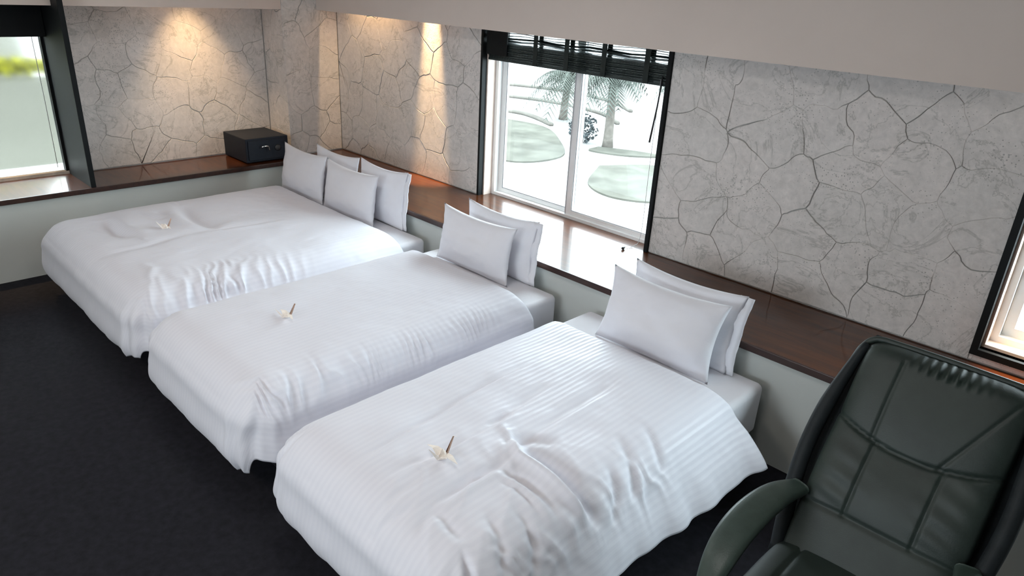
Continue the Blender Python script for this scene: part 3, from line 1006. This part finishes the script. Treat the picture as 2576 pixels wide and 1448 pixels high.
# ------------------------------------------------------------------ pillows
def pillow(label, xa, xb, y_base, lean, height, thick, seed, zb=MT, hem=False, yaw=0.0):
    w, hgt = (xb - xa), height
    root = empty('pillow', ((xa + xb) / 2, y_base, zb))
    n, m = 44, 32
    u = np.linspace(-1, 1, n); v = np.linspace(-1, 1, m)
    U, V = np.meshgrid(u, v, indexing='ij')
    prof = np.clip((1 - np.abs(U) ** 2.6), 0, 1) ** 0.62 * np.clip((1 - np.abs(V) ** 2.4), 0, 1) ** 0.62
    # sides pull in between the pointed corners
    px = U * (w / 2) * (1 - 0.085 * (1 - V ** 2) * np.abs(U) ** 3)
    pz = V * (hgt / 2) * (1 - 0.14 * (1 - U ** 2) * np.abs(V) ** 3 * (V > 0) - 0.03 * (1 - U ** 2) * np.abs(V) ** 3 * (V <= 0))
    sag = 0.80 + 0.28 * np.exp(-((V + 0.35) / 0.6) ** 2)
    th = thick / 2 * prof * sag
    wr_ = 0.006 * vnoise(U * 3 + seed, V * 3, seed) + 0.0025 * vnoise(U * 9, V * 7, seed + 2)
    edge = np.exp(-((1 - np.abs(U)) / 0.16) ** 2) * np.sin(V * 15 + vnoise(V * 3, U, seed) * 3) * 0.004
    verts, faces = [], []
    for sgn in (-1, 1):
        D = sgn * th + prof ** 0.5 * (wr_ * (1 if sgn < 0 else -0.6) + edge)
        verts.append(np.stack([px, D, pz + hgt / 2], -1).reshape(-1, 3))
    V_ = np.concatenate(verts)
    idx = np.arange(n * m).reshape(n, m)
    for i in range(n - 1):
        for j in range(m - 1):
            faces.append((idx[i, j], idx[i + 1, j], idx[i + 1, j + 1], idx[i, j + 1]))
            o_ = n * m
            faces.append((o_ + idx[i, j], o_ + idx[i, j + 1], o_ + idx[i + 1, j + 1], o_ + idx[i + 1, j]))
    ca, sa = math.cos(lean), math.sin(lean)

    def tr(A):
        Y = A[:, 1] * ca + A[:, 2] * sa
        Z = -A[:, 1] * sa + A[:, 2] * ca
        return np.stack([A[:, 0], Y, Z], -1)
    V2 = tr(V_)
    low = V2[:, 2].min()
    V2[:, 2] -= low - 0.002
    me = bpy.data.meshes.new('cushion')
    me.from_pydata(V2.tolist(), [], [tuple(int(k) for k in f) for f in faces])
    bmx = bmesh.new(); bmx.from_mesh(me)
    bmesh.ops.remove_doubles(bmx, verts=bmx.verts, dist=0.0004)
    bmesh.ops.recalc_face_normals(bmx, faces=bmx.faces)
    bmx.to_mesh(me); bmx.free()
    link_mesh('cushion', me, M['white_cotton'], root, True)
    if hem:   # loose open end of the case beyond the filling
        k = 18
        vv = np.linspace(-0.97, 0.97, k)
        rows = []
        for dx_, amp in ((-0.040, 0.004), (0.004, 0.005), (0.030, 0.004)):
            rows.append(np.stack([np.full(k, w / 2 + dx_) - 0.012 * (1 - vv ** 2), amp * np.sin(vv * 7 + seed) + 0.002 * np.sin(vv * 19), vv * hgt / 2 + hgt / 2], -1))
        A = tr(np.concatenate(rows)); A[:, 2] -= low - 0.002
        A[:, 2] = np.maximum(A[:, 2], 0.003)
        fs = [(a * k + j, a * k + j + 1, (a + 1) * k + j + 1, (a + 1) * k + j) for a in range(2) for j in range(k - 1)]
        ho = from_py('case_hem', A, fs, M['white_cotton'], root, True)
        sm = ho.modifiers.new('cloth', 'SOLIDIFY'); sm.thickness = 0.003; sm.offset = 0
    root.rotation_euler = (0, 0, yaw)
    prop(root, label, 'pillow', 'white bed pillows')
    return root


D = math.radians
pillow('front white pillow on the nearest bed', -1.925, -1.275, 2.645, D(16), 0.375, 0.14, 1)
pillow('rear white pillow with open case end on the nearest bed', -1.885, -1.265, 2.79, D(13), 0.385, 0.105, 2, hem=True)
pillow('front white pillow on the middle bed', -3.275, -2.635, 2.715, D(10), 0.350, 0.125, 3)
pillow('rear white pillow leaning on the ledge behind the middle bed', -3.17, -2.565, 2.838, D(7), 0.385, 0.085, 4, hem=True)
pillow('front left pillow on the double bed, beside the safe', -5.25, -4.625, 2.715, D(9), 0.375, 0.125, 5)
pillow('front right pillow on the double bed, nearest its duvet corner', -4.615, -3.96, 2.712, D(9), 0.37, 0.13, 6)
pillow('rear left pillow on the double bed, a corner showing above the front pillows', -4.96, -4.365, 2.84, D(7), 0.40, 0.08, 7)
pillow('rear right pillow on the double bed with its right end showing', -4.355, -3.79, 2.84, D(7), 0.41, 0.08, 8, hem=True)


# ------------------------------------------------------------------ folded paper cranes
def crane(label, x, y, z, rotz, size):
    root = empty('paper_crane', (x, y, z), rotz)
    s = size
    prop(root, label, 'origami', 'folded paper cranes on the duvets')

    def sheet(name, verts, faces, mat='crane_paper'):
        o = from_py(name, [tuple(c * s for c in v) for v in verts], faces, M[mat], root)
        sm = o.modifiers.new('paper', 'SOLIDIFY'); sm.thickness = 0.0008; sm.offset = 0
        return o
    # body: faceted tent with raised back
    sheet('body', [(-0.20, 0, 0.02), (0.20, 0, 0.02), (0, -0.15, 0.03), (0, 0.15, 0.03), (0, 0, 0.30), (0, 0, 0.0)],
          [(0, 2, 4), (2, 1, 4), (1, 3, 4), (3, 0, 4), (0, 5, 2), (2, 5, 1), (1, 5, 3), (3, 5, 0)])
    for sg in (-1, 1):
        sheet('wing', [(-0.16, sg * 0.06, 0.10), (0.16, sg * 0.06, 0.10), (0.10, sg * 0.30, 0.17), (-0.02, sg * 0.62, 0.12), (-0.10, sg * 0.30, 0.20)],
              [(0, 1, 2), (0, 2, 4), (4, 2, 3)])
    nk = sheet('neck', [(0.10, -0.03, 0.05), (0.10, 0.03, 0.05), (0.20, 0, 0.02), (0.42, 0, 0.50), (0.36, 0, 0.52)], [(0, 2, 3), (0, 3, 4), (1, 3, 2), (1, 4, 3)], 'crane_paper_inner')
    hd = from_py('head', [tuple(c * s for c in v) for v in [(0.42, -0.02, 0.50), (0.42, 0.02, 0.50), (0.36, 0, 0.53), (0.56, 0, 0.40)]], [(0, 2, 3), (2, 1, 3), (1, 0, 3), (0, 1, 2)], M['crane_paper'], nk)
    sheet('tail', [(-0.10, -0.03, 0.05), (-0.10, 0.03, 0.05), (-0.20, 0, 0.02), (-0.50, 0, 0.52)], [(0, 3, 2), (1, 2, 3)])
    return root


for key, x, y, rot, sz, lab in (('near', -1.555, 1.325, D(92), 0.128, 'largest paper crane, on the creased duvet of the nearest bed'),
                                ('middle', -2.90, 1.475, D(86), 0.115, 'paper crane on the smooth duvet of the middle bed'),
                                ('far', -4.52, 1.53, D(98), 0.110, 'paper crane on the duvet of the far double bed')):
    crane(lab, x, y, H[key](x, y) + 0.001, rot, sz)

# ------------------------------------------------------------------ safe box on the left ledge
sf = empty('safe_box', (-5.79, 2.80, LEDGE), 0)
prop(sf, 'dark navy steel safe box on the ledge in the corner', 'safe')
box('body', (-0.215, -0.19, 0.008), (0.188, 0.19, 0.205), M['safe_paint'], sf, 0.006)
for sx in (-0.18, 0.15):
    for sy in (-0.15, 0.15):
        lathe('foot', [(0.014, 0.0), (0.014, 0.009)], M['black_plastic'], sf, 12, (sx, sy, 0))
dr = box('door', (0.188, -0.172, 0.026), (0.198, 0.172, 0.188), M['safe_paint'], sf, 0.003)
# curved chrome handle and round lock on the door
tube('handle', catmull([(0.200, -0.072, 0.125), (0.226, -0.062, 0.138), (0.230, -0.030, 0.142), (0.226, -0.010, 0.132), (0.222, 0.000, 0.100)], 6),
     [0.006] * 24 + [0.004], M['chrome'], dr, 12)
lk = lathe('lock_dial', [(0.026, 0.0), (0.026, 0.010), (0.020, 0.014), (0.006, 0.014)], M['black_plastic'], dr, 24)
lk.rotation_euler = (0, D(90), 0); lk.location = (0.197, 0.085, 0.112)

# ------------------------------------------------------------------ leather armchair
ch = empty('leather_chair', (-0.36, 1.95, 0))
prop(ch, 'dark green grey leather reclining armchair with curved padded arms', 'chair')
# back plane: foot of the back at local (y 0.03, z 0.43), top at (0.43, 1.03)
BB = np.array([0.0, 0.02, 0.40]); BU = np.array([0.0, 0.555, 0.832]); BN = np.array([0.0, -0.832, 0.555])
BLEN = 0.765


def back_pt(u, w, d):
    return (float(u), float(BB[1] + BU[1] * w + BN[1] * d), float(BB[2] + BU[2] * w + BN[2] * d))


def half_width(w):
    """outline of the back, u at height w along the back"""
    t = np.clip(w / BLEN, 0, 1)
    hw = 0.255 + 0.042 * np.sin(np.pi * np.clip(t * 1.05, 0, 1)) + 0.012 * t
    rr = 0.060
    e = np.clip((w - (BLEN - rr)) / rr, 0, 1)
    return hw - rr * (1 - np.sqrt(np.maximum(0, 1 - e ** 2))) * 0.85


def cushion_grid(name, nu, nw, w0, w1, uscale, depth_fn, mat, parent, back=-0.03):
    ws = np.linspace(w0, w1, nw); us = np.linspace(-1, 1, nu)
    front = [[back_pt(u * uscale(w), w, depth_fn(u, w)) for u in us] for w in ws]
    verts = [p for row in front for p in row]
    rear = [[back_pt(u * uscale(w), w, back) for u in (us[0], us[-1])] for w in ws]
    faces = []
    for i in range(nw - 1):
        for j in range(nu - 1):
            a = i * nu + j
            faces.append((a, a + 1, a + nu + 1, a + nu))
    base = len(verts)
    for row in rear:
        verts += row
    for i in range(nw - 1):
        faces.append((i * nu, (i + 1) * nu, base + 2 * (i + 1), base + 2 * i))
        faces.append((i * nu + nu - 1, base + 2 * i + 1, base + 2 * (i + 1) + 1, (i + 1) * nu + nu - 1))
        faces.append((base + 2 * i, base + 2 * (i + 1), base + 2 * (i + 1) + 1, base + 2 * i + 1))
    faces.append(tuple(range(nu))[::-1] + (base, base + 1))
    faces.append(tuple((nw - 1) * nu + j for j in range(nu)) + (base + 2 * (nw - 1) + 1, base + 2 * (nw - 1)))
    o = from_py(name, verts, faces, mat, parent, True)
    return o


INNER = 0.222


def seam(x, c, w=0.006):
    return math.exp(-((x - c) / w) ** 2)


def back_depth(u, w):
    x = u * min(INNER + 0.018, float(half_width(w)) - 0.02)
    edge = 1 - abs(u) ** 8
    d = 0.045 * (edge ** 0.5)
    # head cushion, lumbar cushion, lower cushion divided by curved seams
    s1 = 0.475 - 0.045 * (1 - (x / 0.21) ** 2)
    s2 = 0.185 + 0.0 * x
    d += 0.016 * math.sin(math.pi * min(max((w - s1) / (BLEN - s1), 0), 1)) if w > s1 else 0
    d += 0.016 * math.sin(math.pi * min(max((w - s2) / (s1 - s2), 0), 1)) if s2 < w <= s1 else 0
    d -= 0.012 * seam(w, s1) + 0.010 * seam(w, s2)
    if w > s1 and w < BLEN - 0.05:
        d -= 0.006 * seam(x, -0.115, 0.005)
        d -= 0.006 * seam(x + (w - s1) * -0.55, 0.02 + 0.06, 0.005) if x > 0 else 0
    if s2 < w < s1:
        d -= 0.007 * (seam(x, -0.10, 0.005) + seam(x, 0.10, 0.005))
        d += 0.0022 * math.sin((w - s2) * 95 + x * 22) * math.exp(-((abs(x) - 0.15) / 0.07) ** 2)
    # shirring along the top edge
    tt = (w - (BLEN - 0.075)) / 0.075
    if tt > 0:
        g = math.exp(-((x - 0.01) / 0.085) ** 2)
        d += 0.010 * g * math.sin(x * 225) * math.sin(math.pi * min(tt, 1))
        d -= 0.040 * tt ** 2.5
    return d


back = cushion_grid('backrest', 92, 110, 0.0, BLEN - 0.006, lambda w: min(INNER + 0.018, float(half_width(w)) - 0.02), back_depth, M['chair_leather'], ch)
# dark padded channel down each side, tapering into the top corner
for sg in (-1, 1):
    pts, rad = [], []
    for i in range(30):
        w = -0.02 + (BLEN - 0.012) * i / 29
        pts.append(back_pt(sg * (float(half_width(w)) - 0.014), w, 0.006 + 0.012 * math.sin(math.pi * i / 29)))
        rad.append(0.026 - 0.012 * max(0, (i - 20) / 9))
    tube('side_bolster', pts, rad, M['chair_trim'], ch, 12)
# welt that runs round the whole outline of the back
ws_ = list(np.linspace(0.0, BLEN - 0.07, 20)) + list(BLEN - 0.06 + 0.058 * np.sin(np.linspace(0.1, math.pi / 2, 10)))
side_l = [(-float(half_width(w)) + 0.004, w) for w in ws_]
topu = [(u, BLEN + 0.004 * math.cos(u * 6)) for u in np.linspace(-(float(half_width(BLEN)) - 0.012), float(half_width(BLEN)) - 0.012, 24)]
outl = side_l + topu + [(-u, w) for u, w in reversed(side_l)]
tube('welt', [back_pt(u, w, -0.004) for u, w in outl], 0.011, M['chair_leather'], back, 10)
# rigid rear shell
shell_v, shell_f = [], []
nw_ = 24
for i in range(nw_ + 1):
    w = -0.02 + (BLEN + 0.035) * i / nw_
    hw = float(half_width(min(w, BLEN - 0.004))) + 0.006
    for u, d in ((-hw, -0.025), (-hw * 0.8, -0.058), (0, -0.070), (hw * 0.8, -0.058), (hw, -0.025), (hw * 0.6, -0.03), (-hw * 0.6, -0.03)):
        shell_v.append(back_pt(u, w, d))
for i in range(nw_):
    for k in range(7):
        k2 = (k + 1) % 7
        shell_f.append((i * 7 + k, i * 7 + k2, (i + 1) * 7 + k2, (i + 1) * 7 + k))
shell_f.append(tuple(range(7))); shell_f.append(tuple(nw_ * 7 + k for k in range(7)))
from_py('back_shell', shell_v, shell_f, M['chair_trim'], ch, True)
# seat cushion: domed top with centre panel seams and waterfall front
sv, sfc = [], []
NU, NV = 60, 50
for j in range(NV):
    t = j / (NV - 1)
    y = 0.07 - 0.52 * t
    for i in range(NU):
        u = -1 + 2 * i / (NU - 1)
        hw = 0.255 - 0.02 * (2 * t - 1) ** 4
        x = u * hw
        z = 0.405 + 0.045 * (1 - abs(u) ** 6) ** 0.5 + 0.012 * math.cos(u * 1.5) - 0.07 * max(0, (t - 0.8) / 0.2) ** 2
        z -= 0.010 * (seam(x, -0.165) + seam(x, 0.165)) + 0.008 * seam(y, -0.16, 0.006) * (abs(x) < 0.165) + 0.004 * seam(y, -0.30, 0.006) * (abs(x) < 0.165)
        sv.append((x, y, z))
for j in range(NV - 1):
    for i in range(NU - 1):
        a = j * NU + i
        sfc.append((a, a + NU, a + NU + 1, a + 1))
seat = from_py('seat', sv, sfc, M['chair_leather'], ch, True)
sm = seat.modifiers.new('pad', 'SOLIDIFY'); sm.thickness = 0.05; sm.offset = -1
box('seat_pan', (-0.235, -0.40, 0.335), (0.235, 0.06, 0.372), M['chair_trim'], ch, 0.012)


# curved arms: broad padded band that leaves the back, bows outwards and sweeps down in front
def arm(sg):
    path = catmull([(sg * 0.245, 0.10, 0.600), (sg * 0.275, 0.0, 0.606), (sg * 0.292, -0.12, 0.596), (sg * 0.295, -0.24, 0.572), (sg * 0.285, -0.35, 0.530),
                    (sg * 0.272, -0.42, 0.470), (sg * 0.260, -0.42, 0.41), (sg * 0.248, -0.36, 0.36)], 8)
    L = len(path)
    verts, faces = [], []
    K = 14
    for i, p in enumerate(path):
        p0, p1 = path[max(i - 1, 0)], path[min(i + 1, L - 1)]
        t = (p1 - p0) / np.linalg.norm(p1 - p0)
        side = np.cross(t, [0, 0, 1.0]) if abs(t[2]) < 0.75 else np.array([sg * -1.0, 0, 0]) * 1.0
        side = np.array([1.0, 0, 0]) - t * t[0]
        side /= np.linalg.norm(side)
        up = np.cross(side, t); up = up if np.dot(up, [0, -0.4, 1]) > 0 else -up
        f = i / (L - 1)
        wd = 0.022 + 0.034 * math.sin(math.pi * min(1, f * 1.25 + 0.08)) ** 0.8 if f < 0.72 else 0.031
        wd = max(wd, 0.022)
        tk = 0.017
        for k in range(K):
            a = 2 * math.pi * k / K
            cx, sx = math.cos(a), math.sin(a)
            ex_ = math.copysign(abs(cx) ** 0.6, cx) * wd
            ez_ = math.copysign(abs(sx) ** 0.8, sx) * tk
            verts.append(p + side * ex_ + up * ez_)
    for i in range(L - 1):
        for k in range(K):
            k2 = (k + 1) % K
            faces.append((i * K + k, i * K + k2, (i + 1) * K + k2, (i + 1) * K + k))
    faces.append(tuple(range(K))); faces.append(tuple((L - 1) * K + k for k in range(K)))
    o = from_py('armrest', verts, faces, M['arm_leather'], ch, True)
    return o


arm(-1); arm(1)
lathe('pedestal', [(0.10, 0.338), (0.10, 0.325), (0.035, 0.31), (0.030, 0.12), (0.055, 0.105), (0.055, 0.07)], M['black_plastic'], ch, 24, (0, -0.15, 0))
for k in range(5):
    a = 2 * math.pi * k / 5 + 0.3
    e = (0.29 * math.cos(a), -0.15 + 0.29 * math.sin(a))
    ft = tube('base_leg', [(0.03 * math.cos(a), -0.15 + 0.03 * math.sin(a), 0.095), (0.6 * e[0], -0.15 + 0.6 * (e[1] + 0.15), 0.088), (e[0], e[1], 0.070)], [0.026, 0.021, 0.015], M['black_plastic'], ch, 10)
    wl_ = lathe('caster', [(0.018, -0.014), (0.024, -0.010), (0.024, 0.010), (0.018, 0.014)], M['black_plastic'], ft, 16)
    wl_.rotation_euler = (D(90), 0, a); wl_.location = (e[0], e[1], 0.0245)

# ------------------------------------------------------------------ garden outside
GZ = -3.0
gd = box('ground_outside', (-70, 3.95, GZ - 0.2), (40, 70, GZ), M['concrete_path']); prop(gd, kind='structure')
gd2 = box('ground_side', (-40, -30, GZ - 0.2), (-6.45, 3.95, GZ), M['concrete_path']); prop(gd2, kind='structure')


def lawn(label, pts):
    c = catmull(pts + [pts[0]], 8)[:-1]
    n = len(c)
    verts = [(p[0], p[1], GZ) for p in c] + [(p[0], p[1], GZ + 0.05) for p in c]
    faces = [tuple(range(n, 2 * n))] + [(k, (k + 1) % n, n + (k + 1) % n, n + k) for k in range(n)]
    o = from_py('lawn', verts, faces, M['lawn_grass'])
    prop(o, label, 'lawn', None, 'stuff')


lawn('pale green lawn seen through the left window pane', [(-21, 20.5), (-18.6, 20.7), (-16.4, 19.2), (-14.7, 17.3), (-15.3, 15.4), (-19, 15.6), (-22, 18)])
lawn('small pale green lawn patch low in the right window pane', [(-13.2, 17.4), (-12.2, 18.9), (-10.4, 19.0), (-9.6, 16.0), (-10.6, 14.9), (-12.0, 15.4)])
lawn('thin strip of grass beside the palm', [(-15.0, 19.6), (-13.8, 20.2), (-12.8, 20.3), (-13.6, 19.3), (-14.8, 18.9)])


def palm(label, x, y, h, rad, seed, nf=22, lean=(0.0, 0.0)):
    rng = random.Random(seed)
    root = empty('palm_tree', (x, y, GZ))
    prop(root, label, 'palm tree', 'garden palms')
    tp = [(lean[0] * t * t, lean[1] * t * t, h * t) for t in [k / 8 for k in range(9)]]
    tube('trunk', tp, [0.20, 0.17, 0.16, 0.15, 0.15, 0.14, 0.14, 0.14, 0.12], M['palm_trunk'], root, 12)
    cx, cy, cz = tp[-1]
    for k in range(nf):
        a = 2 * math.pi * k / nf + rng.uniform(-0.15, 0.15)
        el = rng.uniform(0.1, 1.15)
        L = rad * rng.uniform(0.85, 1.1)
        spine = []
        for i in range(9):
            t = i / 8
            rr = L * t * math.cos(el * (1 - 0.3 * t))
            zz = L * (math.sin(el) * t - 0.95 * t * t)
            spine.append(np.array([cx + rr * math.cos(a), cy + rr * math.sin(a), cz + zz]))
        verts, faces = [], []
        sd = np.array([-math.sin(a), math.cos(a), 0])
        for i in range(1, 9):
            for f in (0.0, 0.5):
                p = spine[i - 1] * (1 - f) + spine[i] * f
                ln = 0.42 * rad * math.sin(math.pi * min(0.97, (i - 0.5 + f) / 9 + 0.06)) ** 0.7
                dr_ = spine[i] - spine[i - 1]; dr_ /= np.linalg.norm(dr_)
                for sg in (-1, 1):
                    tip = p + sd * sg * ln * 0.8 + dr_ * ln * 0.55 - np.array([0, 0, ln * 0.35])
                    b = len(verts)
                    verts += [p - dr_ * 0.035, p + dr_ * 0.035, tip]
                    faces.append((b, b + 1, b + 2))
        for i in range(8):
            b = len(verts)
            wdt = 0.025 * (1 - i / 10)
            verts += [spine[i] - sd * wdt, spine[i] + sd * wdt, spine[i + 1] + sd * wdt * 0.9, spine[i + 1] - sd * wdt * 0.9]
            faces.append((b, b + 1, b + 2, b + 3))
        from_py('frond', verts, faces, M['palm_leaf'], root)
    return root


palm('garden palm tree right of the window meeting stile', -14.9, 20.0, 2.3, 1.6, 3, 24, (-0.1, 0.1))
palm('garden palm tree at the upper left of the window', -19.4, 22.8, 1.7, 1.9, 8, 24, (0.2, 0.0))
palm('garden palm tree at the upper right of the window', -15.6, 26.0, 2.0, 1.7, 12, 20)


def shrub(name, label, x, y, rx, rz, seed, mat, n=420):
    rng = random.Random(seed)
    verts, faces = [], []
    for k in range(n):
        u, v = rng.uniform(-1, 1), rng.uniform(0, 2 * math.pi)
        r_ = rng.uniform(0.55, 1.0)
        c = Vector((rx * r_ * math.sqrt(1 - u * u) * math.cos(v), rx * r_ * math.sqrt(1 - u * u) * math.sin(v), rz * (1 + u * r_)))
        s_ = rx * rng.uniform(0.09, 0.16)
        a = Vector((rng.uniform(-1, 1), rng.uniform(-1, 1), rng.uniform(-1, 1))).normalized() * s_
        b = a.cross(Vector((rng.uniform(-1, 1), rng.uniform(-1, 1), rng.uniform(-1, 1)))).normalized() * s_ * 0.5
        i = len(verts)
        verts += [c - a, c + b, c + a, c - b]
        faces.append((i, i + 1, i + 2, i + 3))
    root = empty(name, (x, y, GZ))
    prop(root, label, 'shrub')
    from_py('foliage', verts, faces, M[mat], root)
    tube('stem', [(0, 0, 0), (0.03, 0, rz * 0.6), (0, 0.02, rz * 1.2)], [0.05, 0.04, 0.02], M['palm_trunk'], root, 8)
    return root


for k, (pts, lab) in enumerate([
    ([(-24, 21.2), (-21.5, 22.0), (-20.3, 21.9), (-18.6, 21.2)], 'pale curved kerb beyond the left lawn'),
    ([(-27, 24.0), (-23, 25.6), (-19.5, 25.3), (-17.4, 23.9)], 'second pale curved kerb further up the garden'),
    ([(-30, 27.0), (-25.5, 29.0), (-21.5, 28.6), (-19.0, 27.0)], 'farthest pale curved kerb below the palms')]):
    kb = tube('garden_kerb', [(p[0], p[1], GZ + 0.06) for p in catmull(pts, 8)], 0.09, M['kerb_stone'], None, 8)
    prop(kb, lab, 'kerb', 'garden kerbs')
shrub('shrub', 'blue green shrub at the foot of the palm', -15.9, 19.8, 0.55, 0.5, 4, 'shrub_leaf')

# beyond the left window: pale garden wall with a yellow green hedge on top of it
gw = box('garden_wall', (-8.3, -8, GZ), (-8.1, 3.0, 1.0), M['garden_wall'])
prop(gw, 'pale garden wall outside the left window', 'wall')
hv, hf = [], []
rng = random.Random(77)
for k in range(5200):
    c = Vector((rng.uniform(-8.28, -8.12), rng.uniform(-6, 2.98), 1.045 + 0.13 * rng.random()))
    a = Vector((rng.uniform(-1, 1), rng.uniform(-1, 1), rng.uniform(-1, 1))).normalized() * 0.04
    b = a.cross(Vector((rng.uniform(-1, 1), rng.uniform(-1, 1), rng.uniform(-1, 1)))).normalized() * 0.025
    i = len(hv); hv += [c - a, c + b, c + a, c - b]; hf.append((i, i + 1, i + 2, i + 3))
ho = from_py('hedge', hv, hf, M['hedge_leaf'])
prop(ho, 'yellow green hedge behind the frosted left window', 'hedge', None, 'stuff')

hs = empty('neighbour_house', (-14, 0, GZ))
prop(hs, 'pale plain house wall beyond the hedge outside the left window', 'house')
box('wall', (-0.15, -14, 0), (0.15, 3.0, 6.5), M['garden_wall'], hs)
box('eave', (-0.3, -14, 6.5), (0.5, 3.1, 6.65), M['palm_trunk'], hs)
